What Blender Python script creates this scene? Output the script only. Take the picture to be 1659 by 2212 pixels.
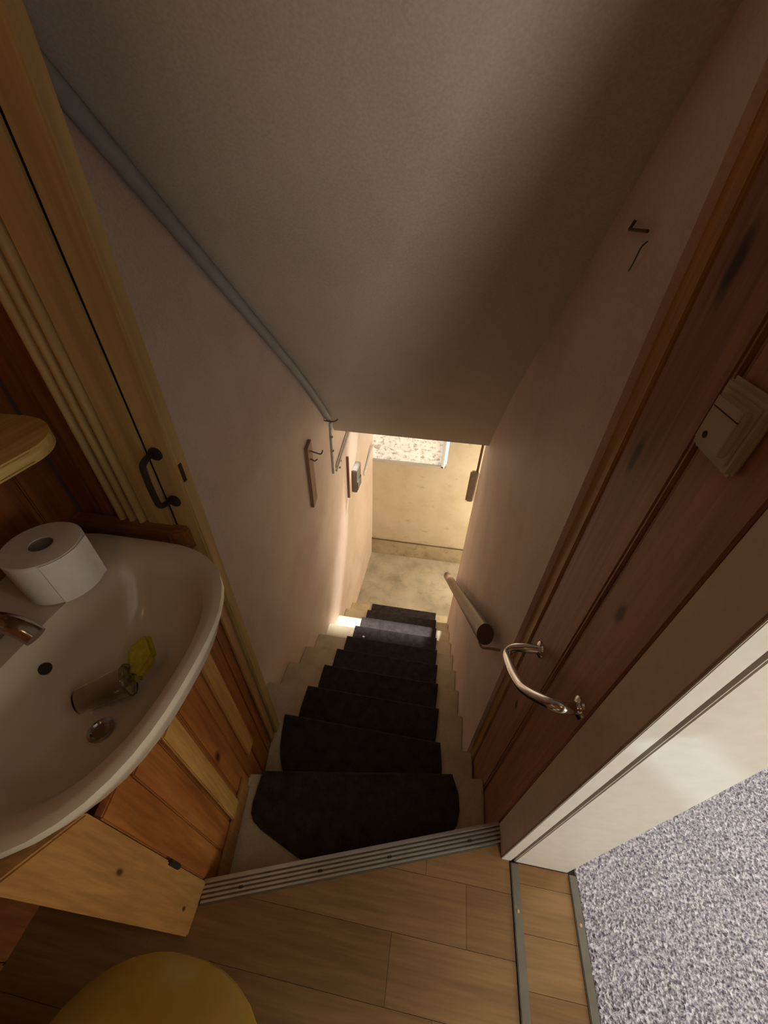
import bpy, bmesh, math, random
from mathutils import Vector, Matrix
import numpy as np

random.seed(7)
for o in list(bpy.data.objects):
    bpy.data.objects.remove(o, do_unlink=True)
SC = bpy.context.scene
COL = SC.collection

# ------------------------------------------------------------------ camera
W_PX, H_PX, F_PX = 1659.0, 2212.0, 830.0
PITCH, YAW, ROLL = math.radians(39.6), math.radians(8.1), math.radians(1.8)
EYE = Vector((0.0, 0.0, 1.45))
_h = Vector((-math.sin(YAW), math.cos(YAW), 0)); _r = Vector((math.cos(YAW), math.sin(YAW), 0)); _u = Vector((0, 0, 1))
_f = _h*math.cos(PITCH) - _u*math.sin(PITCH); _up = _h*math.sin(PITCH) + _u*math.cos(PITCH)
_r2 = _r*math.cos(ROLL) + _up*math.sin(ROLL); _up2 = -_r*math.sin(ROLL) + _up*math.cos(ROLL)
cd = bpy.data.cameras.new('camera'); cam = bpy.data.objects.new('camera', cd); COL.objects.link(cam)
M = Matrix(((_r2.x, _up2.x, -_f.x, EYE.x), (_r2.y, _up2.y, -_f.y, EYE.y), (_r2.z, _up2.z, -_f.z, EYE.z), (0, 0, 0, 1)))
cam.matrix_world = M
cd.sensor_fit = 'VERTICAL'; cd.sensor_height = 36.0; cd.sensor_width = 27.0
cd.lens = F_PX/H_PX*36.0; cd.clip_start = 0.02; cd.clip_end = 60
SC.camera = cam

# ------------------------------------------------------------------ world, sun, window light, added spot and fill, exposure
w = bpy.data.worlds.new('sky'); SC.world = w; w.use_nodes = True
w.node_tree.nodes['Background'].inputs[0].default_value = (0.72, 0.83, 1.0, 1)
w.node_tree.nodes['Background'].inputs[1].default_value = 1.2
def aim(o, d):
    o.rotation_euler = Vector(d).to_track_quat('-Z', 'Y').to_euler()
sd = bpy.data.lights.new('sun', 'SUN'); sun = bpy.data.objects.new('sun', sd); COL.objects.link(sun)
sd.energy = 11.0; sd.angle = math.radians(4); sd.color = (1.0, 0.95, 0.86); sun.location = (1, 6, 6)
aim(sun, (-0.27, -1.0, -1.70))
def area(name, loc, d, sx, sy, power, col, spread=180):
    l = bpy.data.lights.new(name, 'AREA'); o = bpy.data.objects.new(name, l); COL.objects.link(o)
    l.shape = 'RECTANGLE'; l.size = sx; l.size_y = sy; l.energy = power; l.color = col; l.spread = math.radians(spread)
    o.location = loc; aim(o, d); return o
area('bedroom_window_daylight', (1.02, -1.94, 1.3), (-0.3, 1, -0.15), 0.85, 1.2, 47, (1.0, 0.95, 0.87))
_p = Vector((0.435, 0.27, 0.80)); _d = Vector((-1.165, 1.47, -1.5)).normalized()
_s = bpy.data.lights.new('added_slot_spot', 'SPOT'); _s.energy = 900; _s.color = (0.72, 0.88, 1.0); _s.spot_size = math.radians(6); _s.spot_blend = 0.2; _s.shadow_soft_size = 0.02  # added distant spot, throws the bright patch onto the door lining
_o = bpy.data.objects.new('added_slot_spot', _s); COL.objects.link(_o); _o.location = _p - _d*7.5; aim(_o, _d)
area('bedroom_side_daylight', (3.04, 1.65, 1.35), (-1, -0.35, -0.25), 1.2, 1.2, 66, (0.93, 0.96, 1.0))
area('bedroom_low_fill', (3.04, -0.05, 1.0), (-1, 0.05, -0.05), 0.9, 0.9, 26, (1.0, 0.95, 0.85))  # area light added to brighten the basin and partition
area('hall_side_daylight', (1.55, 3.15, -1.0), (-1, 0.25, -0.15), 0.8, 1.3, 34, (1.0, 0.84, 0.58))
try: SC.cycles.caustics_reflective = False; SC.cycles.caustics_refractive = False
except Exception: pass
SC.view_settings.view_transform = 'Standard'; SC.view_settings.look = 'None'
SC.view_settings.exposure = 0.0; SC.view_settings.gamma = 1.0; SC.view_settings.use_curve_mapping = False

# ------------------------------------------------------------------ materials
MATS = {}
class NT:
    def __init__(s, name, rough=0.6, metal=0.0, spec=0.4):
        s.m = bpy.data.materials.new(name); s.m.use_nodes = True; s.t = s.m.node_tree
        s.b = s.t.nodes['Principled BSDF']; s.b.inputs['Roughness'].default_value = rough
        s.b.inputs['Metallic'].default_value = metal; s.b.inputs['Specular IOR Level'].default_value = spec
        MATS[name] = s.m
    def n(s, kind, **kw):
        nd = s.t.nodes.new(kind)
        for k, v in kw.items(): setattr(nd, k, v)
        return nd
    def l(s, a, b): s.t.links.new(a, b)
    def pos(s, scale=(1, 1, 1), loc=(0, 0, 0)):
        g = s.n('ShaderNodeNewGeometry'); mp = s.n('ShaderNodeMapping')
        mp.inputs['Scale'].default_value = scale; mp.inputs['Location'].default_value = loc
        s.l(g.outputs['Position'], mp.inputs['Vector']); return mp.outputs['Vector']
    def noise(s, vec, scale, detail=3, rough=0.55, dist=0.0):
        nd = s.n('ShaderNodeTexNoise'); nd.inputs['Scale'].default_value = scale; nd.inputs['Detail'].default_value = detail
        nd.inputs['Roughness'].default_value = rough; nd.inputs['Distortion'].default_value = dist
        s.l(vec, nd.inputs['Vector']); return nd.outputs['Fac']
    def ramp(s, fac, stops):
        r = s.n('ShaderNodeValToRGB'); e = r.color_ramp.elements
        while len(e) < len(stops): e.new(0.5)
        for el, (p, c) in zip(e, stops): el.position = p; el.color = (c[0], c[1], c[2], 1)
        s.l(fac, r.inputs['Fac']); return r.outputs['Color']
    def mix(s, fac, a, b, mode='MIX'):
        x = s.n('ShaderNodeMixRGB'); x.blend_type = mode
        for sock, v in ((x.inputs[0], fac), (x.inputs[1], a), (x.inputs[2], b)):
            if isinstance(v, (int, float)): sock.default_value = v
            elif isinstance(v, tuple): sock.default_value = (v[0], v[1], v[2], 1)
            else: s.l(v, sock)
        return x.outputs[0]
    def math(s, op, a, b=None, clamp=False):
        x = s.n('ShaderNodeMath'); x.operation = op; x.use_clamp = clamp
        for i, v in enumerate((a, b)):
            if v is None: continue
            if isinstance(v, (int, float)): x.inputs[i].default_value = v
            else: s.l(v, x.inputs[i])
        return x.outputs[0]
    def dist(s, p, scale=(1, 1, 1)):
        g = s.n('ShaderNodeNewGeometry'); a = s.n('ShaderNodeVectorMath'); a.operation = 'SUBTRACT'; a.inputs[1].default_value = p
        s.l(g.outputs['Position'], a.inputs[0])
        b = s.n('ShaderNodeVectorMath'); b.operation = 'MULTIPLY'; b.inputs[1].default_value = scale; s.l(a.outputs[0], b.inputs[0])
        c = s.n('ShaderNodeVectorMath'); c.operation = 'LENGTH'; s.l(b.outputs[0], c.inputs[0]); return c.outputs['Value']
    def color(s, c):
        if isinstance(c, tuple): s.b.inputs['Base Color'].default_value = (c[0], c[1], c[2], 1)
        else: s.l(c, s.b.inputs['Base Color'])
    def bump(s, fac, strength=0.3, dist=0.002):
        b = s.n('ShaderNodeBump'); b.inputs['Strength'].default_value = strength; b.inputs['Distance'].default_value = dist
        s.l(fac, b.inputs['Height']); s.l(b.outputs[0], s.b.inputs['Normal'])

def plain(name, c, rough=0.5, metal=0.0, spec=0.4, var=0.12, scale=30):
    t = NT(name, rough, metal, spec); f = t.noise(t.pos(), scale, 4)
    t.color(t.ramp(f, [(0.3, tuple(x*(1-var) for x in c)), (0.7, tuple(min(1, x*(1+var)) for x in c))])); return t.m

def mottled(name, c1, c2, c3, rough=0.85, big=3.0, bump=0.35):
    t = NT(name, rough, 0, 0.2); f = t.noise(t.pos(), big, 5, 0.6); g = t.noise(t.pos(), 180, 2)
    c = t.ramp(f, [(0.3, c1), (0.52, c2), (0.75, c3)])
    t.color(t.mix(0.10, c, t.ramp(g, [(0.35, (0.15,)*3), (0.65, (1,)*3)]), 'OVERLAY')); t.bump(g, bump, 0.0015); return t

def wood(name, dark, mid, light, axis='z', rough=0.45, knots=(), scale=1.0, spec=0.35):
    t = NT(name, rough, 0, spec)
    s = {'z': (14, 14, 0.9), 'y': (14, 0.9, 14), 'x': (0.9, 14, 14)}[axis]
    s = tuple(v*scale for v in s)
    f = t.noise(t.pos(s), 1.6, 5, 0.6, 0.6); g = t.noise(t.pos(tuple(v*6 for v in s)), 1.5, 3)
    c = t.ramp(f, [(0.28, dark), (0.5, mid), (0.72, light)])
    c = t.mix(0.16, c, t.ramp(g, [(0.35, (0.1,)*3), (0.65, (1,)*3)]), 'OVERLAY')
    for (p, sc, r) in knots:
        d = t.dist(p, sc); d2 = t.math('ADD', d, t.math('MULTIPLY', t.math('SUBTRACT', t.noise(t.pos(), 40, 2), 0.5), r*0.5))
        k = t.ramp(t.math('DIVIDE', d2, r), [(0.35, (1, 1, 1)), (1.0, (0, 0, 0))])
        c = t.mix(k, c, tuple(v*0.22 for v in dark))
    t.color(c); t.bump(g, 0.12, 0.001); return t

mottled('wallpaper', (0.62, 0.48, 0.42), (0.72, 0.58, 0.51), (0.78, 0.65, 0.58), rough=0.55, big=2.4)
mottled('soffit_paint', (0.56, 0.49, 0.42), (0.63, 0.56, 0.48), (0.68, 0.61, 0.52), big=1.6, bump=0.12)
mottled('plaster_plain', (0.55, 0.53, 0.48), (0.62, 0.60, 0.55), (0.68, 0.66, 0.60))
# far wall: ochre to beige paint with brown stains near the foot
t = mottled('hall_wall', (0.60, 0.50, 0.37), (0.70, 0.61, 0.47), (0.76, 0.68, 0.54), big=2.2)
t2 = t.noise(t.pos((1.0, 1, 1.6)), 6, 6, 0.65)
base = t.b.inputs['Base Color'].links[0].from_socket
t.color(t.mix(t.ramp(t2, [(0.60, (0, 0, 0)), (0.74, (0.5,)*3)]), base, (0.26, 0.17, 0.09)))
t = mottled('hall_plinth', (0.40, 0.33, 0.22), (0.52, 0.44, 0.31), (0.60, 0.51, 0.37), big=5)
t2 = t.noise(t.pos(), 9, 6, 0.7); base = t.b.inputs['Base Color'].links[0].from_socket
t.color(t.mix(t.ramp(t2, [(0.52, (0, 0, 0)), (0.7, (0.6,)*3)]), base, (0.2, 0.15, 0.09)))
t = mottled('hall_floor', (0.36, 0.32, 0.25), (0.50, 0.45, 0.36), (0.60, 0.55, 0.46), rough=0.6, big=3)
t2 = t.noise(t.pos(), 7, 6, 0.7); base = t.b.inputs['Base Color'].links[0].from_socket
t.color(t.mix(t.ramp(t2, [(0.52, (0, 0, 0)), (0.72, (0.5,)*3)]), base, (0.2, 0.17, 0.12)))
mottled('stair_paint', (0.50, 0.42, 0.28), (0.64, 0.55, 0.39), (0.72, 0.64, 0.48), rough=0.5, big=7, bump=0.15)
# stair carpet: dark aubergine grey loop
t = NT('pad_carpet', 0.95, 0, 0.1); g = t.noise(t.pos(), 260, 2, 0.7); f = t.noise(t.pos(), 25, 3)
t.color(t.mix(0.5, t.ramp(f, [(0.3, (0.032, 0.026, 0.027)), (0.7, (0.058, 0.048, 0.050))]), t.ramp(g, [(0.3, (0.25,)*3), (0.7, (0.75,)*3)]), 'OVERLAY')); t.bump(g, 0.8, 0.004)
# bedroom carpet: pale lilac-grey fleck
t = NT('fleck_carpet', 0.95, 0, 0.1); g = t.noise(t.pos((1, 1, 0.05)), 150, 2, 0.7); f = t.noise(t.pos((1, 1, 0.05)), 60, 2)
h = t.noise(t.pos((1, 1, 0.05)), 4, 2)
c = t.ramp(g, [(0.38, (0.12, 0.11, 0.15)), (0.49, (0.42, 0.40, 0.45)), (0.6, (0.80, 0.77, 0.80))])
c = t.mix(0.25, c, t.ramp(f, [(0.4, (0.35, 0.3, 0.36)), (0.6, (0.75, 0.72, 0.70))]))
t.color(t.mix(0.2, c, t.ramp(h, [(0.35, (0.35,)*3), (0.65, (0.65,)*3)]), 'OVERLAY'))
wood('pine_batten', (0.36, 0.17, 0.04), (0.45, 0.23, 0.06), (0.52, 0.29, 0.085), 'z')
wood('pine_panel', (0.19, 0.055, 0.012), (0.31, 0.105, 0.022), (0.40, 0.155, 0.036), 'z', knots=[((-0.505, 0.33, 0.18), (1, 1, 0.5), 0.02), ((-0.52, 0.49, 0.05), (1, 1, 0.5), 0.016)])
wood('pine_light', (0.29, 0.13, 0.03), (0.36, 0.17, 0.042), (0.42, 0.215, 0.06), 'z', knots=[((-0.466, 0.045, 0.50), (1, 1, 0.4), 0.007), ((-0.464, 0.03, 0.10), (1, 1, 0.4), 0.006)])
wood('pine_wc_wall', (0.17, 0.05, 0.016), (0.27, 0.09, 0.026), (0.36, 0.14, 0.042), 'z')
wood('pine_rail', (0.15, 0.055, 0.02), (0.22, 0.085, 0.03), (0.28, 0.12, 0.045), 'x')
wood('pine_red', (0.22, 0.095, 0.065), (0.33, 0.155, 0.11), (0.42, 0.22, 0.16), 'z', scale=0.8,
     knots=[((0.33, 0.433, 0.936), (1, 1, 0.5), 0.014), ((0.33, 0.61, 1.126), (1, 1, 0.3), 0.015), ((0.33, 0.605, 1.396), (1, 1, 0.35), 0.02), ((0.33, 0.57, 0.30), (1, 1, 0.5), 0.012)])
wood('pine_edge', (0.36, 0.19, 0.07), (0.46, 0.26, 0.10), (0.54, 0.33, 0.14), 'z')
wood('cream_board', (0.46, 0.31, 0.115), (0.52, 0.36, 0.14), (0.56, 0.40, 0.165), 'z', rough=0.4, scale=0.35)
wood('shelf_wood', (0.44, 0.28, 0.08), (0.58, 0.40, 0.13), (0.66, 0.48, 0.18), 'y', rough=0.35)
wood('floor_wood', (0.155, 0.076, 0.025), (0.20, 0.105, 0.036), (0.245, 0.135, 0.049), 'x', rough=0.42, scale=0.6)
wood('floor_wood_pale', (0.175, 0.09, 0.031), (0.225, 0.122, 0.044), (0.27, 0.152, 0.058), 'x', rough=0.42, scale=0.6)
wood('handrail_wood', (0.12, 0.062, 0.038), (0.19, 0.105, 0.068), (0.26, 0.15, 0.10), 'y', rough=0.35)
wood('hook_board_wood', (0.19, 0.085, 0.04), (0.30, 0.16, 0.085), (0.38, 0.22, 0.13), 'z')
plain('rail_end', (0.10, 0.055, 0.04), 0.6)
plain('lid_gold', (0.31, 0.19, 0.03), 0.2, spec=0.5, var=0.06)
plain('white_gloss', (0.72, 0.70, 0.63), 0.35, var=0.05)
plain('jamb_paint', (0.66, 0.62, 0.53), 0.45, var=0.05)
plain('casing_paint', (0.62, 0.53, 0.43), 0.5, var=0.07)
plain('groove_dark', (0.07, 0.06, 0.045), 0.8)
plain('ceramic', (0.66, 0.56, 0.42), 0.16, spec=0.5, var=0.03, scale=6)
plain('ceramic_white', (0.78, 0.76, 0.72), 0.14, spec=0.5, var=0.03, scale=6)
plain('paper', (0.80, 0.75, 0.68), 0.95, spec=0.1, var=0.04, scale=60)
plain('card_core', (0.33, 0.26, 0.19), 0.95, spec=0.1)
plain('chrome', (0.72, 0.71, 0.70), 0.14, 1.0, var=0.04)
plain('tap_chrome', (0.42, 0.40, 0.40), 0.16, 1.0, var=0.05)
plain('aluminium', (0.55, 0.52, 0.49), 0.34, 1.0, var=0.08)
plain('strip_metal', (0.17, 0.155, 0.12), 0.42, 0.8, var=0.1)
plain('black_iron', (0.035, 0.030, 0.022), 0.5, 0.3)
plain('dark_wire', (0.10, 0.07, 0.05), 0.5, 0.5)
plain('brass_dull', (0.38, 0.30, 0.20), 0.45, 0.8)
plain('pipe_grey', (0.36, 0.37, 0.36), 0.5, var=0.08)
plain('bracket_white', (0.60, 0.56, 0.50), 0.45, 0.2)
plain('grey_plastic', (0.20, 0.175, 0.145), 0.5, var=0.1)
plain('grey_plastic_pale', (0.62, 0.55, 0.46), 0.5, var=0.1)
plain('shade_line', (0.13, 0.09, 0.05), 0.9)
plain('white_plastic', (0.78, 0.76, 0.72), 0.4, var=0.04)
plain('switch_cream', (0.44, 0.37, 0.26), 0.35, var=0.04)
plain('dark_hole', (0.03, 0.02, 0.012), 0.8)
plain('sponge_yellow', (0.50, 0.42, 0.05), 0.95, spec=0.1, var=0.2, scale=90)
plain('frame_white', (0.80, 0.80, 0.80), 0.4, var=0.03)
# clear plastic
t = NT('clear_plastic', 0.08, 0, 0.5); t.color((0.85, 0.83, 0.80)); t.b.inputs['Transmission Weight'].default_value = 1.0; t.b.inputs['IOR'].default_value = 1.35; t.b.inputs['Roughness'].default_value = 0.03
# daylit frosted pane with speckled privacy pattern
t = NT('frosted_lit', 0.4); v = t.noise(t.pos((1, 1, 1.3)), 22, 5, 0.7, 0.4)
c = t.ramp(v, [(0.38, (0.42, 0.40, 0.33)), (0.47, (0.86, 0.82, 0.71)), (0.60, (1.0, 0.97, 0.88))])
t.color(c); t.l(c, t.b.inputs['Emission Color']); t.b.inputs['Emission Strength'].default_value = 0.42

# ------------------------------------------------------------------ mesh helpers
def place(o, parent):
    """origin at the bottom centre of the mesh, child location relative to its parent"""
    me = o.data; co = [v.co for v in me.vertices]
    lo = Vector((min(c.x for c in co), min(c.y for c in co), min(c.z for c in co)))
    hi = Vector((max(c.x for c in co), max(c.y for c in co), max(c.z for c in co)))
    org = Vector(((lo.x+hi.x)/2, (lo.y+hi.y)/2, lo.z))
    me.transform(Matrix.Translation(-org))
    base = Vector((0, 0, 0)); p = parent
    while p is not None: base += p.location; p = p.parent
    o.location = org - base
    if parent is not None: o.parent = parent
def obj(name, bm, mat, parent=None, smooth=False):
    me = bpy.data.meshes.new(name); bmesh.ops.recalc_face_normals(bm, faces=bm.faces[:]); bm.to_mesh(me); bm.free()
    me.materials.append(MATS[mat])
    o = bpy.data.objects.new(name, me); COL.objects.link(o)
    if smooth:
        for p in me.polygons: p.use_smooth = True
        try: me.set_sharp_from_angle(angle=math.radians(40))
        except Exception: pass
    place(o, parent); return o
def thing(name, loc, label=None, cat=None, group=None, kind=None):
    o = bpy.data.objects.new(name, None); o.empty_display_size = 0.05; COL.objects.link(o); o.location = loc
    return tag(o, label, cat, group, kind)
def tag(o, label=None, cat=None, group=None, kind=None):
    for k, v in (('label', label), ('category', cat), ('group', group), ('kind', kind)):
        if v: o[k] = v
    return o
def struct(o, label=None): return tag(o, label, kind='structure')
def prism(pts, z0, z1, bev=0.0):
    """polygon in XY extruded in Z; z0/z1 may be per-vertex lists"""
    bm = bmesh.new(); n = len(pts)
    z0 = z0 if isinstance(z0, (list, tuple)) else [z0]*n; z1 = z1 if isinstance(z1, (list, tuple)) else [z1]*n
    a = [bm.verts.new((p[0], p[1], z)) for p, z in zip(pts, z0)]; b = [bm.verts.new((p[0], p[1], z)) for p, z in zip(pts, z1)]
    bm.faces.new(a[::-1]); bm.faces.new(b)
    for i in range(n): bm.faces.new((a[i], a[(i+1) % n], b[(i+1) % n], b[i]))
    if bev: bmesh.ops.bevel(bm, geom=bm.edges[:], offset=bev, segments=2, affect='EDGES', clamp_overlap=True)
    return bm
def box(x0, x1, y0, y1, z0, z1, bev=0.0):
    return prism([(x0, y0), (x1, y0), (x1, y1), (x0, y1)], z0, z1, bev)
def yzprism(pts, x0, x1):
    """polygon in YZ extruded along X; x0, x1 may be functions of y"""
    bm = bmesh.new(); n = len(pts); fx = lambda f, y: f(y) if callable(f) else f
    a = [bm.verts.new((fx(x0, p[0]), p[0], p[1])) for p in pts]; b = [bm.verts.new((fx(x1, p[0]), p[0], p[1])) for p in pts]
    bm.faces.new(a); bm.faces.new(b[::-1])
    for i in range(n): bm.faces.new((a[i], b[i], b[(i+1) % n], a[(i+1) % n]))
    return bm
def tube(pts, r, seg=10, bm=None, closed=False, radii=None, sq=1.0):
    bm = bm or bmesh.new(); pts = [Vector(p) for p in pts]; n = len(pts); rings = []; up = Vector((0, 0, 1))
    prev = None
    for i, p in enumerate(pts):
        d = (pts[min(i+1, n-1)] - pts[max(i-1, 0)]).normalized()
        if prev is None:
            a = d.cross(up if abs(d.dot(up)) < 0.95 else Vector((1, 0, 0))).normalized()
        else:
            a = (prev - d*prev.dot(d)).normalized()
        prev = a; b = d.cross(a); rr = radii[i] if radii else r
        rings.append([bm.verts.new(p + a*math.cos(2*math.pi*k/seg)*rr + b*math.sin(2*math.pi*k/seg)*rr*sq) for k in range(seg)])
    for i in range(n-1):
        for k in range(seg): bm.faces.new((rings[i][k], rings[i][(k+1) % seg], rings[i+1][(k+1) % seg], rings[i+1][k]))
    bm.faces.new(rings[0][::-1]); bm.faces.new(rings[-1]); return bm
def smooth_path(pts, sub=6):
    """Catmull-Rom through the points"""
    P = [Vector(p) for p in pts]; out = []
    for i in range(len(P)-1):
        p0 = P[max(i-1, 0)]; p1 = P[i]; p2 = P[i+1]; p3 = P[min(i+2, len(P)-1)]
        for k in range(sub):
            u = k/sub; out.append(0.5*((2*p1) + (p2-p0)*u + (2*p0-5*p1+4*p2-p3)*u*u + (3*p1-p0-3*p2+p3)*u**3))
    out.append(P[-1]); return out
def loft(rings, cap0=True, cap1=True, bm=None):
    bm = bm or bmesh.new(); R = [[bm.verts.new(p) for p in r] for r in rings]; n = len(R[0])
    for i in range(len(R)-1):
        for k in range(n): bm.faces.new((R[i][k], R[i][(k+1) % n], R[i+1][(k+1) % n], R[i+1][k]))
    if cap0: bm.faces.new(R[0][::-1])
    if cap1: bm.faces.new(R[-1])
    return bm
def lathe(c, axis, prof, seg=32):
    """prof: (along axis, radius) list"""
    c = Vector(c); d = Vector(axis).normalized(); a = d.orthogonal().normalized(); b = d.cross(a)
    return loft([[c + d*h + (a*math.cos(2*math.pi*k/seg) + b*math.sin(2*math.pi*k/seg))*max(r, 1e-4) for k in range(seg)] for h, r in prof])
def clip(poly, a, b, c):
    """keep a*x + b*y <= c"""
    out = []
    for i in range(len(poly)):
        p, q = poly[i], poly[(i+1) % len(poly)]; fp, fq = a*p[0]+b*p[1]-c, a*q[0]+b*q[1]-c
        if fp <= 0: out.append(p)
        if fp*fq < 0:
            s = fp/(fp-fq); out.append((p[0]+(q[0]-p[0])*s, p[1]+(q[1]-p[1])*s))
    return out

# ------------------------------------------------------------------ dimensions
RISE, GO = 0.2102, 0.241
XL = lambda y: -0.748 + 0.03*(y-0.926)
XR = lambda y: 0.317 + 0.03*(y-0.926)
XC = lambda y: -0.165 + 0.03*(y-0.926)         # centre of the carpet pads
PART = lambda y: -0.475 - 0.155*(y-0.09)       # pine partition face
N1 = lambda x: 0.403 + 0.155*(x+0.476)         # first nosing, slightly skewed
THR = lambda x: 0.089 + 0.3262*(x+0.469)       # landing edge, skewed
NY = lambda k: 0.685 if k == 2 else 0.926 + GO*(k-3)
ZK = lambda k: -RISE*k
ZF = -RISE*11
Y_FAR = 3.65
def soffit(y): return 1.56-0.905*(y-0.942)-0.257*max(0.0, y-1.7)**2

# ------------------------------------------------------------------ shell
struct(obj('wall_left', yzprism([(0.66, -2.6), (Y_FAR, -2.6), (Y_FAR, 1.6), (0.66, 2.5)], lambda y: XL(y)-0.12, XL), 'wallpaper'), 'pinkish papered wall on the left of the stairs')
struct(obj('wall_right', yzprism([(0.705, -2.6), (2.53, -2.6), (2.53, 1.4), (2.0, 2.5), (0.705, 2.5)], XR, 0.50), 'wallpaper'), 'pinkish papered wall on the right of the stairs')
top = [(0.05, soffit(0.05)), (0.942, soffit(0.942)), (1.7, soffit(1.7))] + [(1.7+0.06*q, soffit(1.7+0.06*q)) for q in range(1, 11)] + [(2.36, soffit(2.36)), (2.42, 0.17), (2.62, 0.18), (2.62, 1.6), (2.4, 2.6), (0.05, 2.6)]
struct(obj('ceiling', yzprism(top, lambda y: XL(y)-0.02, lambda y: XR(y)+0.03), 'soffit_paint'), 'sloping cream ceiling above the stairs')
# far hall wall with window opening
wf = thing('wall_far', (0.4, Y_FAR, ZF), 'stained ochre wall at the foot of the stairs', kind='structure')
obj('lower_wall', box(-1.0, 1.9, Y_FAR, Y_FAR+0.12, -2.5, -0.87), 'hall_wall', wf)
obj('side_wall', box(0.16, 1.9, Y_FAR, Y_FAR+0.12, -0.87, 0.86), 'hall_wall', wf)
obj('lintel', box(-1.0, 0.16, Y_FAR, Y_FAR+0.12, 0.62, 0.86), 'plaster_plain', wf)
struct(obj('baseboard_far', prism([(XL(3.6), 3.628), (1.7, 3.628), (1.7, Y_FAR), (XL(3.6), Y_FAR)], ZF, [-2.045]*4, 0.004), 'hall_plinth'), 'stained plinth band along the foot of the far wall')
tag(obj('plinth_top_shade', box(XL(3.6), 1.7, 3.622, 3.629, -2.056, -2.044), 'shade_line', bpy.data.objects['baseboard_far']))  # dark strip stands in for shade along the plinth top
wn = thing('window_1', (-0.27, Y_FAR, -0.85), 'bright frosted window at the foot of the stairs', kind='structure')
obj('pane', box(-0.70, 0.10, 3.675, 3.685, -0.85, 0.6), 'frosted_lit', wn)
obj('frame_bar', box(0.10, 0.125, 3.645, 3.70, -0.87, 0.62, 0.002), 'frame_white', wn)
obj('frame_bar', box(-0.78, 0.125, 3.645, 3.70, 0.60, 0.63, 0.002), 'frame_white', wn)
obj('window_sill', box(-0.72, 0.125, 3.645, 3.70, -0.88, -0.85, 0.002), 'plaster_plain', wn)
struct(obj('floor', box(-1.0, 1.9, 2.5, 3.8, ZF-0.1, ZF), 'hall_floor'), 'grubby stone coloured floor at the foot of the stairs')
# rest of the hall shell
struct(obj('wall_hall_right', box(1.75, 1.87, 2.3, 3.8, -2.5, 1.75), 'hall_wall'))
struct(obj('wall_hall_near', box(0.45, 1.87, 2.41, 2.53, -2.5, 1.75), 'plaster_plain'))
struct(obj('ceiling', box(-1.0, 1.9, 2.5, 3.8, 1.75, 1.85), 'plaster_plain'))
# bedroom shell
struct(obj('wall_bedroom_back', box(0.36, 3.2, -2.1, -2.0, 0, 2.6), 'plaster_plain'))
struct(obj('wall_bedroom_side', box(3.1, 3.2, -2.0, 2.5, 0, 2.6), 'plaster_plain'))
struct(obj('wall_bedroom_front', box(0.5, 3.2, 2.37, 2.47, 0, 2.6), 'plaster_plain'))
struct(obj('wall_bedroom_stair', box(0.46, 0.534, 0.352, 2.40, -0.3, 2.6), 'plaster_plain'))
struct(obj('wall_door_side', box(0.36, 0.512, -2.0, -0.62, 0, 2.6), 'plaster_plain'))
struct(obj('wall_over_door', box(0.36, 0.512, -0.62, 0.352, 2.06, 2.6), 'plaster_plain'))
struct(obj('ceiling', box(-1.0, 0.5, -2.1, 2.47, 2.6, 2.7), 'plaster_plain'))
cb_ = thing('ceiling', (1.8, 0.2, 2.6), 'plain ceiling over the carpeted room with an added narrow slot for a spot beam', kind='structure')
_c = Vector((1.833, -1.494)); _v = Vector((1.777, -0.98)).normalized(); _w = Vector((0.483, 0.876))
inn = [_c - _v*0.10 - _w*0.024, _c + _v*0.165 - _w*0.024, _c + _v*0.165 + _w*0.024, _c - _v*0.10 + _w*0.024]  # unseen slot added to shape the spot beam
out_ = [Vector((0.5, -2.1)), Vector((3.2, -2.1)), Vector((3.2, 2.47)), Vector((0.5, 2.47))]
for q in range(4):
    P4 = [out_[q], out_[(q+1) % 4], inn[(q+1) % 4], inn[q]]; obj('panel', prism([(p.x, p.y) for p in P4], 2.6, 2.61), 'plaster_plain', cb_)
# wc shell
struct(obj('wall_wc_back', box(-1.0, 0.36, -1.12, -1.0, -0.2, 2.6), 'pine_wc_wall'))
wb = thing('wall_wc_left', (-0.87, -0.2, 0), 'dark orange pine boarding behind the basin', kind='structure')
y = -1.0
while y < 0.62:
    obj('board', box(-0.89, -0.87, y, min(y+0.108, 0.622), -0.2, 2.6, 0.003), 'pine_wc_wall', wb); y += 0.11
obj('backing', box(-1.0, -0.888, -1.0, 0.66, -0.2, 2.6), 'groove_dark', wb)
wp = thing('wall_wc_end', (-0.7, 0.64, 0), 'pine boarding beside the fluted casing', kind='structure')
for a, b in ((-0.87, -0.812), (-0.81, -0.752)):
    obj('board', box(a, b, 0.625, 0.645, -0.2, 2.6, 0.003), 'pine_wc_wall', wp)
obj('backing', box(-0.87, -0.585, 0.657, 0.672, -0.3, 2.6), 'groove_dark', wp)

struct(obj('floor_base', prism([(-1.0, -1.1), (0.50, -1.1), (0.50, THR(0.33)-0.06), (0.33, THR(0.33)-0.06), (-0.469, THR(-0.469)-0.06), (-0.62, 0.0), (-0.62, 0.655), (-1.0, 0.655)], -1.2, -0.105), 'groove_dark'))
struct(obj('wall_bedroom_base', box(0.46, 0.56, -2.1, 2.45, -0.4, -0.021), 'groove_dark'))
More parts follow.
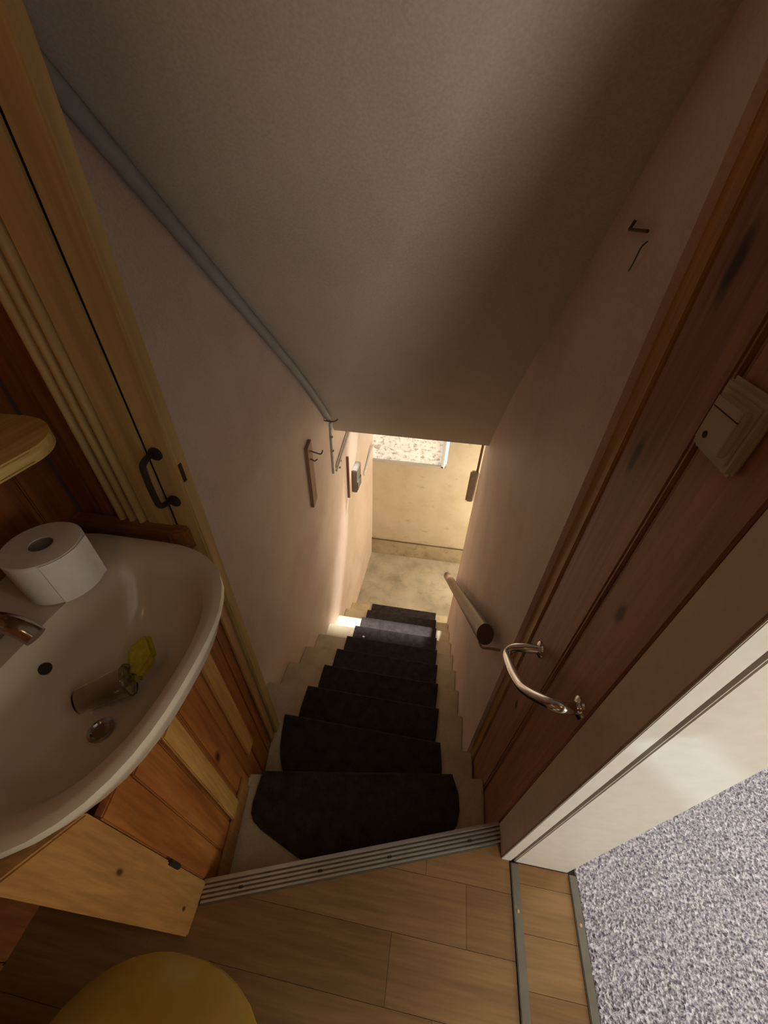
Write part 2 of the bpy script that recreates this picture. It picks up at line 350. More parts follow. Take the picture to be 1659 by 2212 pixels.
# ------------------------------------------------------------------ landing floor (laminate planks)
fl = thing('floor', (0, -0.3, -0.02), 'orange brown wood laminate on the landing', kind='structure')
obj('subfloor', prism([(-0.87, -1.0), (0.352, -1.0), (0.352, THR(0.352)-0.035), (-0.469, THR(-0.469)-0.035), (-0.87, 0.05)], -0.10, -0.013), 'groove_dark', fl)
y = -1.0; row = 0
while y < 0.36:
    x = -0.87 - 0.3*((row*0.37) % 1.0)
    while x < 0.352:
        poly = [(x+0.0004, y+0.0004), (x+0.5996, y+0.0004), (x+0.5996, y+0.1196), (x+0.0004, y+0.1196)]
        poly = clip(poly, 1, 0, 0.352); poly = clip(poly, -1, 0, 0.87)
        poly = clip(poly, -0.3262, 1, 0.089+0.3262*0.469-0.012) if len(poly) > 2 else []
        if len(poly) > 2: obj('plank', prism(poly, -0.013, 0.0), random.choice(['floor_wood', 'floor_wood', 'floor_wood_pale']), fl)
        x += 0.60
    y += 0.12; row += 1
for q in range(6):
    ya, yb = -0.055+q*0.112, -0.0555+(q+1)*0.112
    obj('plank', prism([(-0.87, ya), (PART(ya)-0.03, ya), (PART(yb)-0.03, yb), (-0.87, yb)], -0.0131, -0.0004), 'floor_wood', fl)
# door threshold floor piece and metal strips
ft = thing('floor', (0.44, -0.15, -0.02), 'paler wood laminate in the doorway between the metal strips', kind='structure')
y = -0.62; k = 0
while y < 0.27:
    y1 = min(y+0.094, 0.268)
    obj('plank', box(0.376, 0.512, y+0.0004, y1-0.0004, -0.013, 0.001), ['floor_wood_pale', 'floor_wood'][(k*2+1) % 3 % 2], ft); y += 0.094; k += 1
obj('subfloor', box(0.352, 0.54, -0.62, 0.36, -0.1, -0.013), 'groove_dark', ft)
def strip(x0, x1, label, nm):
    s = thing('threshold_strip', ((x0+x1)/2, -0.15, 0), label, 'strip')
    bm = prism([(x0, -0.61), (x1, -0.61), (x1, 0.266), (x0, 0.266)], -0.012, 0.006, 0.002); obj('bar', bm, 'strip_metal', s)
    for q in (-0.35, -0.1, 0.17): obj('screw', lathe(((x0+x1)/2, q, 0.006), (0, 0, 1), [(0, 0.004), (0.001, 0.004), (0.0015, 0.002)], 10), 'brass_dull', s, True)
strip(0.354, 0.376, 'dull metal threshold strip beside the landing floor', 0)
strip(0.512, 0.534, 'dull metal threshold strip along the edge of the grey carpet', 1)
# ribbed aluminium nosing on the top step
ts = thing('stair_nosing_strip', (-0.07, 0.2, 0), 'ribbed aluminium edging strip with screws across the head of the stairs', 'strip')
d = Vector((1, 0.3262, 0)).normalized(); nrm = Vector((-d.y, d.x, 0)); A = Vector((-0.474, THR(-0.474), 0)); B = Vector((0.329, THR(0.329), 0))
def along(a, b, z0, z1, bev=0): # strip between offsets a and b across the nosing direction
    p = [A+nrm*a, B+nrm*a, B+nrm*b, A+nrm*b]; return prism([(q.x, q.y) for q in p], z0, z1, bev)
obj('base_plate', along(-0.046, 0.006, -0.012, 0.003, 0.001), 'strip_metal', ts)
obj('front_lip', along(0.0, 0.006, -0.035, 0.004, 0.001), 'aluminium', ts)
for i in range(5): obj('rib', along(-0.042+i*0.0095, -0.042+i*0.0095+0.005, 0.003, 0.0085, 0.001), 'aluminium', ts)
for s in (0.12, 0.37, 0.60, 0.88):
    c = A.lerp(B, s) + nrm*(-0.0255); obj('screw', lathe((c.x, c.y, 0.004), (0, 0, 1), [(0, 0.006), (0.004, 0.006), (0.0045, 0.003)], 12), 'dark_hole', ts, True)

# ------------------------------------------------------------------ staircase
st = thing('staircase', (-0.2, 1.3, ZF), 'cream painted staircase going steeply down between papered walls', 'stairs')
for k in range(1, 11):
    z = ZK(k)
    if k == 1:
        poly = [(PART(0.1)-0.015, THR(PART(0.1))-0.02), (0.328, THR(0.328)-0.02), (0.328, N1(0.328)), (PART(0.39)-0.015, N1(PART(0.39)))]
    elif k == 2:
        poly = [(-0.61, N1(PART(0.385))-0.03), (0.326, N1(0.326)-0.03), (0.326, NY(2)), (-0.61, NY(2))]
    else:
        yb, yf = NY(k-1)-0.03, NY(k); poly = [(XL(yb), yb), (XR(yb), yb), (XR(yf), yf), (XL(yf), yf)]
    obj('tread', prism(poly, z-0.032, z, 0.006), 'stair_paint', st)
    if k == 1: rp = [(PART(0.38)+0.004, N1(PART(0.38))-0.045), (0.326, N1(0.326)-0.045), (0.326, N1(0.326)-0.022), (PART(0.38)+0.004, N1(PART(0.38))-0.022)]
    else:
        ya = NY(k)-0.045; xl, xr = (PART(0.6)+0.004, 0.32) if k == 2 else (XL(ya), XR(ya)); rp = [(xl, ya), (xr, ya), (xr, ya+0.023), (xl, ya+0.023)]
    obj('riser', prism(rp, z-RISE-0.005, z-0.03), 'stair_paint', st)
rp = [A+nrm*-0.03, B+nrm*-0.03, B+nrm*-0.012, A+nrm*-0.012]
obj('riser', prism([(q.x, q.y) for q in rp], ZK(1)-0.01, -0.014), 'stair_paint', st)
obj('bulk', yzprism([(0.3, -2.6), (0.3, -0.9), (0.62, -0.9), (2.55, -2.55), (2.55, -2.6)], -0.72, 0.30), 'groove_dark', st)
# dark carpet pads, one on each tread
def rounded_pad(fl_, fr_, bl_, br_, rl, rr, seg=8):
    """outline: front-left, front-right, back-right (rounded), back-left (rounded)"""
    P = [Vector(p) for p in (fl_, fr_, br_, bl_)]; out = [P[0], P[1]]
    def corner(c, a, b, ra, rb):
        da = (a-c).normalized(); db = (b-c).normalized(); p, q = c+da*ra, c+db*rb
        for i in range(seg+1):
            u = i/seg; out.append(p*(1-u)**2 + c*2*u*(1-u) + q*u*u)
    corner(P[2], P[1], P[3], rr[0], rr[1]); corner(P[3], P[2], P[0], rl[1], rl[0]); return [(p.x, p.y) for p in out]
ORD = ['topmost winder', 'second', 'third', 'fourth', 'fifth', 'sixth', 'seventh', 'eighth', 'ninth', 'lowest']
for k in range(1, 11):
    z = ZK(k)
    if k == 1: f0, f1, b0, b1, rl, rr = (-0.478, N1(-0.478)), (0.215, N1(0.215)), (-0.462, 0.255), (0.238, 0.30), (0.06, 0.08), (0.14, 0.10)
    elif k == 2: f0, f1, b0, b1, rl, rr = (-0.53, 0.688), (0.185, 0.688), (-0.475, N1(-0.45)+0.012), (0.205, N1(0.2)+0.012), (0.20, 0.12), (0.10, 0.05)
    else:
        y1, y0 = NY(k)+0.003, NY(k-1)+0.006; c0, c1 = XC(y1), XC(y0); hw = 0.355
        f0, f1, b0, b1 = (c0-hw, y1), (c0+hw, y1), (c1-hw+0.004, y0), (c1+hw-0.004, y0); rl, rr = ((0.16, 0.06), (0.14, 0.05)) if k < 6 else ((0.15, 0.045), (0.13, 0.04))
    pts = rounded_pad(f0, f1, b0, b1, rl, rr)
    if k == 1: pts = [f0, f1, (0.236, 0.46), (0.240, 0.41), (0.232, 0.37), (0.215, 0.345), (-0.12, 0.165), (-0.283, 0.205), (-0.42, 0.250), (-0.45, 0.265), (-0.468, 0.285), (-0.475, 0.315)]
    bm = prism(pts, z, z+0.013)
    # rolled front flap over the nosing
    fa, fb = Vector(f0), Vector(f1); dd = (fb-fa).normalized(); nn = Vector((-dd.y, dd.x))
    if nn.y < 0: nn = -nn
    rings = []
    for q, e in ((fa, 0), (fb, 1)):
        prof = [(-0.004, 0.013), (0.004, 0.012), (0.009, 0.008), (0.012, 0.0), (0.012, -0.045), (0.001, -0.045), (0.0005, 0.0), (-0.004, 0.0005)]
        rings.append([Vector((q.x+nn.x*a, q.y+nn.y*a, z+b)) for a, b in prof])
    loft(rings, bm=bm)
    lab = f'dark grey carpet pad on the {ORD[k-1]} step' + (' of the stairs' if k in (1, 10) else ' from the top of the stairs')
    tag(obj('stair_carpet_pad', bm, 'pad_carpet'), lab, 'stair carpet', 'carpet pads on the stair treads')

# ------------------------------------------------------------------ right: pine boarding, door frame
pr = thing('wall_right_boarding', (0.34, 0.53, -0.6), 'reddish pine boarding beside the door frame', kind='structure')
obj('board', prism([(0.33, 0.355), (0.345, 0.355), (0.345, 0.484), (0.33, 0.484)], -0.45, 2.5, 0.003), 'pine_red', pr)
obj('bead', box(0.333, 0.345, 0.484, 0.492, -0.62, 2.5, 0.002), 'pine_red', pr)
obj('bead', box(0.329, 0.345, 0.493, 0.502, -0.62, 2.5, 0.003), 'pine_red', pr)
obj('board', box(0.33, 0.345, 0.504, 0.655, -0.63, 2.5, 0.003), 'pine_red', pr)
obj('edge_batten', box(0.325, 0.345, 0.657, 0.712, -0.63, 2.5, 0.003), 'pine_edge', pr)
obj('backing', box(0.338, 0.46, 0.353, 0.71, -0.9, 2.6), 'pine_red', pr)
df = thing('door_1', (0.43, 0.27, 0), 'pale painted door frame opening to the carpeted room', kind='structure')
obj('casing', box(0.33, 0.357, 0.273, 0.353, -0.002, 2.14, 0.003), 'casing_paint', df)
obj('casing_edge', box(0.3305, 0.3575, 0.270, 0.2735, -0.002, 2.14, 0.001), 'jamb_paint', df)
obj('lining', box(0.367, 0.512, 0.27, 0.352, -0.02, 2.06, 0.002), 'jamb_paint', df)
obj('shadow_gap', box(0.35, 0.37, 0.284, 0.352, 0.0, 2.06), 'groove_dark', df)
obj('lining', box(0.36, 0.512, -0.64, -0.60, 0.0, 2.06, 0.002), 'jamb_paint', df)
obj('lining_head', box(0.36, 0.512, -0.60, 0.27, 2.02, 2.06, 0.002), 'jamb_paint', df)
obj('casing', box(0.33, 0.36, -0.69, -0.61, 0.0, 2.14, 0.003), 'casing_paint', df)
obj('casing_head', box(0.33, 0.36, -0.61, 0.27, 2.06, 2.14, 0.003), 'casing_paint', df)
# bedroom carpet
cp = struct(obj('floor', box(0.536, 3.1, -2.0, 2.37, -0.02, 0.002), 'fleck_carpet'), 'grey flecked carpet in the bright room')
rng = np.random.default_rng(3); xs = np.arange(0.538, 1.75, 0.0075); ys = np.arange(-0.45, 1.15, 0.0075)
gx, gy = np.meshgrid(xs, ys); gx = (gx + rng.uniform(-0.003, 0.003, gx.shape)).ravel(); gy = (gy + rng.uniform(-0.003, 0.003, gy.shape)).ravel()
n = len(gx); hgt = rng.uniform(0.004, 0.009, n); lx = rng.uniform(-0.005, 0.005, n); ly = rng.uniform(-0.005, 0.005, n); ph = rng.uniform(0, 6.28, n)
vs = np.zeros((n, 4, 3))
for q in range(3):
    vs[:, q, 0] = gx + 0.0042*np.cos(ph+q*2.094); vs[:, q, 1] = gy + 0.0042*np.sin(ph+q*2.094); vs[:, q, 2] = 0.0015
vs[:, 3, 0] = gx+lx; vs[:, 3, 1] = gy+ly; vs[:, 3, 2] = 0.002+hgt
b4 = np.arange(n)*4
fc = np.stack([np.stack([b4, b4+1, b4+3], 1), np.stack([b4+1, b4+2, b4+3], 1), np.stack([b4+2, b4, b4+3], 1)], 1).reshape(-1, 3)
me = bpy.data.meshes.new('carpet_pile'); me.from_pydata(vs.reshape(-1, 3).tolist(), [], fc.tolist()); me.materials.append(MATS['fleck_carpet'])
po = bpy.data.objects.new('carpet_pile', me); COL.objects.link(po); place(po, cp); tag(po, kind='stuff')

# ------------------------------------------------------------------ left: casing, partition, rails
tr = thing('trim_1', (-0.65, 0.62, 0), 'cream fluted timber casing beside the stairs', kind='structure')
obj('backing_board', box(-0.752, -0.668, 0.622, 0.640, 0.80, 2.5, 0.002), 'cream_board', tr)
for i, x in enumerate((-0.740, -0.714, -0.688)):
    bm = bmesh.new(); ring = []
    for z in (0.812, 2.5): ring.append([Vector((x+0.0098*math.cos(a), 0.622-0.017*math.sin(a), z)) for a in [math.pi*j/8 for j in range(9)]])
    loft(ring, bm=bm); obj('reed', bm, 'cream_board', tr, True)
obj('flat_board', box(-0.672, -0.604, 0.612, 0.624, 0.80, 2.5, 0.003), 'cream_board', tr)
dr = thing('door_2', (-0.57, 0.63, -0.4), 'narrow cream door edge with a black pull handle', kind='structure')
obj('edge_board', box(-0.5985, -0.540, 0.616, 0.656, -0.42, 2.5, 0.004), 'cream_board', dr)
hd = obj('handle', tube(smooth_path([(-0.585, 0.616, 1.018), (-0.585, 0.585, 1.012), (-0.586, 0.578, 0.99), (-0.587, 0.578, 0.92), (-0.586, 0.585, 0.90), (-0.585, 0.616, 0.893)], 4), 0.0065, 8), 'black_iron', dr, True)
for z in (1.018, 0.893): obj('rose', lathe((-0.576, 0.616, z), (0, -1, 0), [(0, 0.015), (0.004, 0.015), (0.006, 0.011)], 14), 'black_iron', hd, True)
obj('keep_plate', box(-0.541, -0.538, 0.622, 0.632, 0.945, 0.99), 'dark_hole', dr)
struct(obj('trim_2', prism([(-0.87, 0.585), (-0.60, 0.585), (-0.572, 0.60), (-0.565, 0.622), (-0.87, 0.622)], 0.745, 0.815, 0.005), 'pine_rail'), 'brown rounded rail behind the basin')
# partition under the basin
pt = thing('pine_partition', (-0.5, 0.3, -0.2), 'orange pine boarded partition under the basin beside the stairs', 'partition')
def part_board(y0, y1, z0, z1, off, mat, nm, th=0.018):
    p = [(PART(y0)+off, y0), (PART(y1)+off, y1), (PART(y1)+off-th, y1), (PART(y0)+off-th, y0)]
    obj(nm, prism(p, z0, z1, 0.003), mat, pt)
edges = [0.092, 0.165, 0.238, 0.31, 0.383, 0.455, 0.53, 0.612]
for i, (a, b) in enumerate(zip(edges[:-1], edges[1:])): part_board(a, b-0.001, -0.208 if a < 0.37 else -0.418, (0.63, 0.59)[i] if i < 2 else 0.56, 0, 'pine_panel', 'board')
for c in (0.268, 0.447): part_board(c-0.026, c+0.026, -0.10, 0.56, 0.012, 'pine_batten', 'batten', 0.012)
part_board(0.092, 0.36, -0.205, -0.10, 0.010, 'pine_light', 'bottom_rail', 0.010)
part_board(0.572, 0.612, -0.41, 0.56, 0.008, 'pine_edge', 'end_batten', 0.008)
obj('stile', prism([(-0.463, -0.012), (-0.468, 0.0895), (-0.50, 0.0895), (-0.495, -0.012)], 0.0, [0.80, 0.69, 0.69, 0.80], 0.003), 'pine_light', pt)
obj('cap', prism([(PART(0.238)+0.012, 0.238), (PART(0.61)+0.012, 0.61), (PART(0.61)-0.04, 0.61), (PART(0.238)-0.04, 0.238)], 0.56, 0.575, 0.003), 'pine_light', pt)
obj('bolt', tube([(-0.466, 0.088, 0.24), (-0.466, 0.088, 0.30)], 0.006, 8), 'black_iron', pt, True)
# pole along the ceiling corner
pp = [(XL(y_)+0.021, y_, soffit(y_)-0.028) for y_ in (0.70, 1.1, 1.5, 1.75, 1.9, 2.0, 2.1, 2.19)]
tag(obj('corner_pipe', tube(pp, 0.019, 12), 'pipe_grey', None, True), 'grey pipe running down the corner of the sloping ceiling and left wall', 'pipe')

# ------------------------------------------------------------------ basin
def basin_outline(sc_x, sc_y, cx, n=56, p=2.6, back=None, dz=0.0, z=0.8, cy=0.280):
    out = []
    for i in range(n):
        a = 2*math.pi*i/n; c, s = math.cos(a), math.sin(a)
        e = p if c > 0 else 7.0
        r = (abs(c)**e + abs(s)**e)**(-1.0/e)
        ax = sc_x if c > 0 else back
        out.append(Vector((cx + ax*r*c, cy + sc_y*r*s, z)))
    return out
bs = thing('wash_basin', (-0.62, 0.287, 0.6), 'cream ceramic wash basin on the left above the pine partition', 'basin')
O = lambda fx, sy, bk, z, cx=-0.62: basin_outline(fx, sy, cx, back=bk, z=z)
rings = [O(0.10, 0.13, 0.15, 0.60), O(0.17, 0.19, 0.20, 0.66), O(0.235, 0.262, 0.24, 0.745), O(0.243, 0.284, 0.249, 0.775), O(0.249, 0.29, 0.25, 0.79), O(0.246, 0.288, 0.25, 0.80), O(0.234, 0.276, 0.248, 0.803)]
def inner(fx, sy, bk, z, cx, p):
    return basin_outline(fx, sy, cx, back=bk, z=z, p=p)
def inner2(fx, sy, bk, z, cx):
    out = []
    for i in range(56):
        a = 2*math.pi*i/56; c, s = math.cos(a), math.sin(a); e = 2.5 if c > 0 else 2.8
        r = (abs(c)**e + abs(s)**e)**(-1.0/e); out.append(Vector((cx + (fx if c > 0 else bk)*r*c, 0.280 + sy*r*s, z)))
    return out
rings += [O(0.229, 0.270, 0.246, 0.802), inner2(0.214, 0.254, 0.085, 0.797, -0.615), inner2(0.202, 0.240, 0.075, 0.785, -0.612), inner2(0.195, 0.215, 0.062, 0.755, -0.606),
          inner2(0.165, 0.18, 0.055, 0.71, -0.595), inner2(0.115, 0.13, 0.04, 0.678, -0.585), inner2(0.06, 0.07, 0.03, 0.667, -0.575), inner2(0.015, 0.015, 0.015, 0.664, -0.570)]
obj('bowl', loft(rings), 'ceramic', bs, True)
obj('overflow_hole', lathe((-0.668, 0.262, 0.752), (1, 0, 0.35), [(0, 0.011), (0.004, 0.011)], 16), 'dark_hole', bs)
dn = obj('drain', lathe((-0.545, 0.205, 0.672), (0, 0, 1), [(0, 0.022), (0.003, 0.022), (0.004, 0.017), (0.001, 0.014), (0.001, 0.004)], 24), 'tap_chrome', bs, True)
# tap
tp = thing('basin_tap', (-0.76, 0.29, 0.8), 'chrome tap at the back of the basin', 'tap')
obj('body', lathe((-0.775, 0.285, 0.80), (0, 0, 1), [(0, 0.028), (0.008, 0.028), (0.012, 0.023), (0.055, 0.021), (0.07, 0.015)], 24), 'tap_chrome', tp, True)
obj('spout', tube(smooth_path([(-0.775, 0.285, 0.838), (-0.72, 0.282, 0.862), (-0.665, 0.277, 0.866), (-0.635, 0.273, 0.85)], 5), 0.017, 14), 'tap_chrome', tp, True)
obj('lever', tube(smooth_path([(-0.775, 0.285, 0.865), (-0.775, 0.26, 0.888), (-0.765, 0.20, 0.90)], 4), 0.009, 10), 'tap_chrome', tp, True)
# toilet roll
rl = thing('toilet_roll', (-0.735, 0.425, 0.803), 'white toilet roll standing on the corner of the basin', 'toilet roll')
c0 = (-0.735, 0.425, 0.803); R_, H_ = 0.069, 0.105
obj('paper', lathe(c0, (0, 0, 1), [(0, 0.021), (0, R_-0.003), (0.003, R_), (H_-0.003, R_), (H_, R_-0.003), (H_, 0.021), (0.0, 0.021)], 48), 'paper', rl, True)
obj('core', lathe(c0, (0, 0, 1), [(0.001, 0.0215), (H_-0.002, 0.0215), (H_-0.002, 0.0195), (0.001, 0.0195), (0.001, 0.0215)], 32), 'card_core', rl, True)
# loose end of paper, lifting a little off the roll
bm = bmesh.new(); vv = []
for i in range(41):
    a = math.radians(30-2*i); rr = R_+0.0012+0.0045*max(0, 1-i/7)**2
    vv.append([bm.verts.new((c0[0]+math.cos(a)*r_, c0[1]+math.sin(a)*r_, c0[2]+zz)) for r_, zz in ((rr, 0.002), (rr+0.0006, 0.002), (rr+0.0006, H_-0.001), (rr, H_-0.001))])
for i in range(40):
    for k in range(4): bm.faces.new((vv[i][k], vv[i][(k+1) % 4], vv[i+1][(k+1) % 4], vv[i+1][k]))
bm.faces.new(vv[0]); bm.faces.new(vv[-1][::-1]); obj('loose_sheet', bm, 'paper', rl)
# sponge and plastic cup in the bowl
bm = prism([(-0.575, 0.345), (-0.545, 0.378), (-0.50, 0.335), (-0.515, 0.29), (-0.54, 0.29)], [0.695, 0.712, 0.708, 0.688, 0.682], [0.722, 0.738, 0.734, 0.715, 0.71], 0.008)
tag(obj('sponge', bm, 'sponge_yellow', None, True), 'yellow sponge lying in the basin', 'sponge')
cu = thing('plastic_tumbler', (-0.56, 0.265, 0.675), 'clear plastic tumbler lying on its side in the basin', 'tumbler')
ax = Vector((0.09, 0.065, 0.012)).normalized()
obj('cup', lathe((-0.60, 0.235, 0.703), ax, [(0, 0.0), (0, 0.024), (0.085, 0.031), (0.088, 0.031), (0.086, 0.029), (0.003, 0.0225), (0.003, 0.0)], 28), 'clear_plastic', cu, True)
obj('rim', lathe(Vector((-0.60, 0.235, 0.703))+ax*0.083, ax, [(0, 0.031), (0.003, 0.0325), (0.006, 0.031), (0.003, 0.030), (0, 0.031)], 28), 'clear_plastic', cu, True)
# wall shelf
sh = thing('wall_shelf', (-0.77, 0.35, 1.07), 'honey coloured rounded wooden shelf on the wall above the basin', 'shelf')
def shelf_outline(g):
    pts = [(-0.868, 0.02+g), (-0.68-g, 0.02+g)]
    for i in range(17):
        a = math.pi/2*i/16; pts.append((-0.78 + (0.115-g)*math.cos(a), 0.46 + (0.105-g)*math.sin(a)))
    return pts + [(-0.868, 0.565-g)]
obj('board', prism(shelf_outline(0.0), 1.083, 1.108, 0.008), 'shelf_wood', sh, True)
obj('bracket', box(-0.868, -0.75, 0.10, 0.12, 1.02, 1.082, 0.003), 'shelf_wood', sh)
obj('bracket', box(-0.868, -0.80, 0.50, 0.52, 1.02, 1.082, 0.003), 'shelf_wood', sh)

# ------------------------------------------------------------------ added ceiling lamp behind the viewer, unseen warm fill
lp = thing('added_fill_lamp', (-0.4, -0.6, 2.4), 'added unseen fill lamp on the ceiling above the toilet', 'lamp')
obj('rose', lathe((-0.4, -0.6, 2.6), (0, 0, -1), [(0, 0.05), (0.02, 0.045), (0.03, 0.02)], 24), 'white_plastic', lp, True)
obj('shade', lathe((-0.4, -0.6, 2.57), (0, 0, -1), [(0, 0.03), (0.01, 0.06), (0.05, 0.085), (0.06, 0.08), (0.012, 0.05), (0.001, 0.03)], 24), 'white_plastic', lp, True)
ld = bpy.data.lights.new('fill_bulb', 'POINT'); ld.energy = 1.7; ld.color = (1.0, 0.66, 0.30); ld.shadow_soft_size = 0.05
lo_ = bpy.data.objects.new('fill_bulb', ld); COL.objects.link(lo_); lo_.location = (-0.4, -0.6, 2.46)
# ------------------------------------------------------------------ toilet
to = thing('toilet', (-0.345, -0.35, 0), 'toilet with a golden brown lid at the bottom left', 'toilet')
def egg(hw, front, back, z, n=40, cy=-0.24):
    out = []
    for i in range(n):
        a = 2*math.pi*i/n; c, s = math.cos(a), math.sin(a); e = 2.3; r = (abs(c)**e+abs(s)**e)**(-1/e)
        out.append(Vector((-0.312+hw*1.08*r*c, cy+(front if s > 0 else back)*r*s, z)))
    return out
obj('bowl', loft([egg(0.11, 0.10, 0.22, 0.0), egg(0.10, 0.09, 0.22, 0.12), egg(0.13, 0.14, 0.24, 0.24), egg(0.175, 0.198, 0.26, 0.36), egg(0.182, 0.205, 0.26, 0.392), egg(0.17, 0.19, 0.25, 0.395)]), 'ceramic_white', to, True)
obj('seat', loft([egg(0.18, 0.204, 0.24, 0.396), egg(0.185, 0.21, 0.245, 0.401), egg(0.185, 0.21, 0.245, 0.408), egg(0.18, 0.205, 0.24, 0.412)]), 'lid_gold', to, True)
obj('lid', loft([egg(0.181, 0.206, 0.24, 0.413), egg(0.187, 0.213, 0.246, 0.418), egg(0.186, 0.212, 0.245, 0.427), egg(0.176, 0.20, 0.235, 0.434), egg(0.13, 0.15, 0.18, 0.438), egg(0.05, 0.06, 0.07, 0.440)]), 'lid_gold', to, True)
cs = obj('cistern', box(-0.55, -0.14, -0.70, -0.52, 0.40, 0.78, 0.02), 'ceramic_white', to, True)
obj('cistern_lid', box(-0.56, -0.13, -0.71, -0.51, 0.781, 0.81, 0.01), 'ceramic_white', to, True)

# ------------------------------------------------------------------ right: grab handle, handrail, switch, nail and wire
gh = thing('grab_handle', (0.33, 0.49, 0.57), 'bent chrome grab handle on the reddish pine boarding', 'handle')
gp = [(0.329, 0.592, 0.565), (0.30, 0.603, 0.545), (0.277, 0.617, 0.515), (0.262, 0.605, 0.50), (0.256, 0.54, 0.545), (0.256, 0.47, 0.60), (0.260, 0.43, 0.645), (0.272, 0.395, 0.69), (0.284, 0.376, 0.715), (0.30, 0.372, 0.722), (0.329, 0.380, 0.714)]
obj('bar', tube(smooth_path(gp, 5), 0.0115, 16), 'chrome', gh, True)
for c in ((0.330, 0.592, 0.565), (0.330, 0.380, 0.714)):
    f_ = obj('flange', lathe(c, (-1, 0, 0), [(0, 0.022), (0.004, 0.021), (0.008, 0.013)], 24), 'chrome', gh, True)
    for s in (-1, 1): obj('screw', lathe((c[0]-0.003, c[1], c[2]+0.016*s), (-1, 0, 0), [(0, 0.004), (0.003, 0.004), (0.004, 0.002)], 10), 'chrome', f_, True)
hr = thing('handrail', (0.28, 1.7, -0.6), 'short round wooden handrail on the right stair wall', 'handrail')
hA, hB = Vector((0.265, 0.845, 0.228)), Vector((0.280, 2.62, -1.46))
hdv = (hB-hA).normalized()
obj('rail', tube([hA, hA.lerp(hB, 0.5), hB], 0.031, 20, sq=1.25), 'handrail_wood', hr, True)
obj('end_cap', tube([hA-hdv*0.0008, hA+hdv*0.0005], 0.0305, 20, sq=1.25), 'rail_end', hr)
for s in (0.05, 0.5, 0.93):
    c = hA.lerp(hB, s)
    if s < 0.1: bx = obj('bracket', tube(smooth_path([(0.262, 0.885, 0.145), (0.262, 0.865, 0.135), (0.272, 0.845, 0.142), (0.29, 0.825, 0.175), (0.3135, 0.785, 0.235)], 5), 0.0045, 8), 'brass_dull', hr, True); continue
    bx = obj('bracket', tube(smooth_path([(c.x-0.004, c.y, c.z-0.032), (c.x, c.y-0.003, c.z-0.052), (c.x+0.02, c.y-0.012, c.z-0.058), (XR(c.y)-0.001, c.y-0.03, c.z-0.05)], 5), 0.0045, 8), 'brass_dull', hr, True)
    obj('wall_plate', lathe((XR(c.y), c.y-0.03, c.z-0.05), (-1, 0, 0), [(0, 0.014), (0.003, 0.014), (0.004, 0.01)], 14), 'brass_dull', bx, True)
sw = thing('light_switch', (0.33, 0.447, 1.217), 'cream rocker light switch on the pine boarding at the right', 'switch')
obj('plate', box(0.3185, 0.33, 0.404, 0.490, 1.217, 1.304, 0.005), 'switch_cream', sw, True)
obj('inner_frame', box(0.3165, 0.319, 0.414, 0.480, 1.227, 1.294, 0.001), 'switch_cream', sw)
rk = obj('rocker', prism([(0.3085, 0.421), (0.3085, 0.473), (0.318, 0.473), (0.318, 0.421)], 1.2335, 1.2875, 0.0015), 'switch_cream', sw)
obj('indicator_window', lathe((0.3086, 0.457, 1.244), (-1, 0, 0), [(0, 0.0042), (0.0006, 0.0042)], 12), 'dark_hole', rk)
obj('joint_line', box(0.3081, 0.309, 0.421, 0.470, 1.274, 1.2752), 'dark_hole', rk)
nl = thing('wall_nail', (0.316, 0.9, 1.35), 'bent nail with a dangling wire high on the right wall', 'nail')
obj('nail', tube([(0.316, 0.953, 1.424), (0.311, 0.953, 1.410), (0.308, 0.90, 1.4115), (0.306, 0.848, 1.413)], 0.0028, 8), 'dark_wire', nl, True)
obj('wire', tube(smooth_path([(0.31, 0.842, 1.40), (0.305, 0.846, 1.392), (0.304, 0.85, 1.378), (0.308, 0.866, 1.365), (0.312, 0.885, 1.352)], 4), 0.0013, 6), 'dark_wire', nl, True)

# ------------------------------------------------------------------ left wall fittings
hb = thing('hook_board', (-0.71, 1.83, -0.08), 'narrow brown wooden board with a wire hook on the left stair wall', 'hook board')
def wallbox(y0, y1, z0, z1, d0, d1, bev=0.002):
    return prism([(XL(y0)+d0, y0), (XL(y1)+d0, y1), (XL(y1)+d1, y1), (XL(y0)+d1, y0)], z0, z1, bev)
obj('board', prism([(XL(1.8), 1.80), (XL(1.87), 1.87), (XL(1.87)+0.02, 1.87), (XL(1.8)+0.02, 1.80)], [-0.09, -0.06, -0.06, -0.09], [0.335, 0.36, 0.36, 0.335], 0.002), 'hook_board_wood', hb)
obj('hook', tube(smooth_path([(XL(1.8)+0.02, 1.84, 0.30), (XL(1.8)+0.05, 1.85, 0.285), (XL(1.8)+0.075, 1.86, 0.275), (XL(1.8)+0.085, 1.87, 0.295)], 5), 0.004, 8), 'dark_wire', hb, True)
obj('hook', tube(smooth_path([(XL(1.8)+0.02, 1.835, 0.25), (XL(1.8)+0.04, 1.84, 0.235), (XL(1.8)+0.055, 1.85, 0.245)], 5), 0.004, 8), 'dark_wire', hb, True)
tag(obj('wire_hook', tube(smooth_path([(XL(2.2)+0.001, 2.16, 0.335), (XL(2.2)+0.03, 2.17, 0.328), (XL(2.2)+0.056, 2.20, 0.315), (XL(2.2)+0.068, 2.24, 0.315), (XL(2.2)+0.068, 2.26, 0.345)], 5), 0.0045, 8), 'dark_wire', None, True), 'bent dark wire hook at the lower end of the grey pipe', 'hook')
br = thing('folding_bracket', (-0.70, 2.4, -0.14), 'pale metal V-shaped bracket on the left wall under the ceiling edge', 'bracket')
obj('upright_bar', wallbox(2.25, 2.285, -0.13, 0.27, 0.001, 0.014), 'bracket_white', br)
b0, b1 = Vector((XL(2.3)+0.018, 2.295, -0.13)), Vector((XL(2.7)+0.018, 2.70, 0.02))
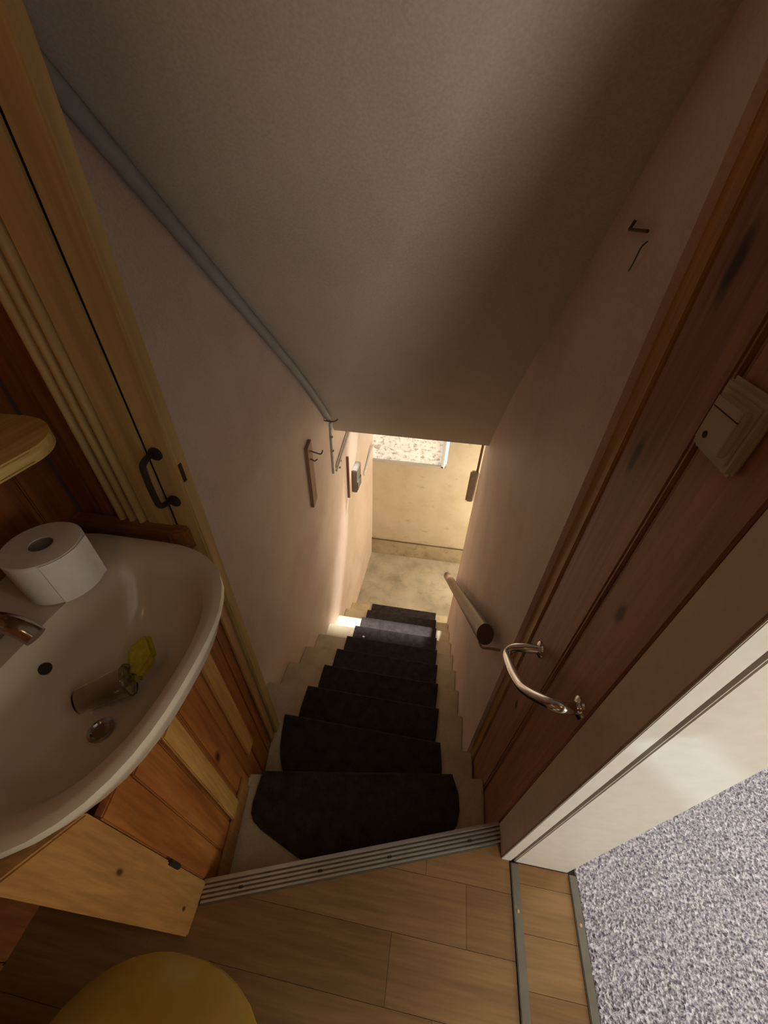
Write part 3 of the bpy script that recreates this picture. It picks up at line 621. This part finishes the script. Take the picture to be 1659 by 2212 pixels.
for off in (0.0, 0.035): obj('slant_bar', tube([b0+Vector((0, off, 0)), b1+Vector((0, off, 0.0))], 0.009, 8), 'bracket_white', br, True)
for c in ((XL(2.25)+0.012, 2.255, 0.17), (XL(2.25)+0.012, 2.258, 0.06), (XL(2.4)+0.02, 2.39, -0.10), (XL(2.4)+0.02, 2.36, -0.14)): obj('knob', lathe((c[0]-0.012, c[1], c[2]), (1, 0, 0), [(0, 0.007), (0.014, 0.010), (0.022, 0.006)], 10), 'brass_dull', br, True)
tag(obj('thin_batten', wallbox(2.610, 2.625, -0.62, -0.20, 0.0, 0.02), 'hook_board_wood'), 'thin brown batten on the left wall next to the grey box', 'batten')
fb = thing('meter_box', (-0.66, 2.87, -0.70), 'small grey box on the left wall near the foot of the stairs', 'box')
obj('case', wallbox(2.76, 2.92, -0.67, -0.43, 0.0, 0.045, 0.006), 'grey_plastic', fb, True)
obj('cover', wallbox(2.775, 2.905, -0.65, -0.56, 0.045, 0.052, 0.002), 'grey_plastic', fb)
cb = thing('white_cable', (-0.66, 3.4, -0.74), 'white cable and plug in the corner beside the bright window', 'cable')
obj('lead', tube(smooth_path([(XL(3.2)+0.008, 3.18, -0.75), (XL(3.3)+0.012, 3.32, -0.70), (XL(3.4)+0.02, 3.45, -0.63), (XL(3.5)+0.03, 3.54, -0.61)], 5), 0.013, 8), 'white_plastic', cb, True)
obj('plug', tube([(XL(3.5)+0.025, 3.54, -0.612), (XL(3.5)+0.095, 3.55, -0.645)], 0.016, 10), 'white_plastic', cb, True)
# right end of the stair wall
cd_ = thing('wall_end_box', (0.40, 2.58, -0.5), 'rounded grey box on a dark pipe at the end of the right stair wall', 'box')
obj('pipe', tube([(0.350, 2.556, 0.16), (0.350, 2.556, -0.20)], 0.010, 8), 'hook_board_wood', cd_, True)
obj('case', box(0.30, 0.364, 2.535, 2.575, -0.46, -0.17, 0.012), 'grey_plastic_pale', cd_, True)

tag(obj('paper_scrap', prism([(-0.41, 1.80), (-0.395, 1.795), (-0.388, 1.806), (-0.402, 1.812)], ZK(7)+0.0132, [ZK(7)+0.016, ZK(7)+0.018, ZK(7)+0.015, ZK(7)+0.017]), 'paper'), 'tiny white paper scrap on the seventh stair pad', 'paper')
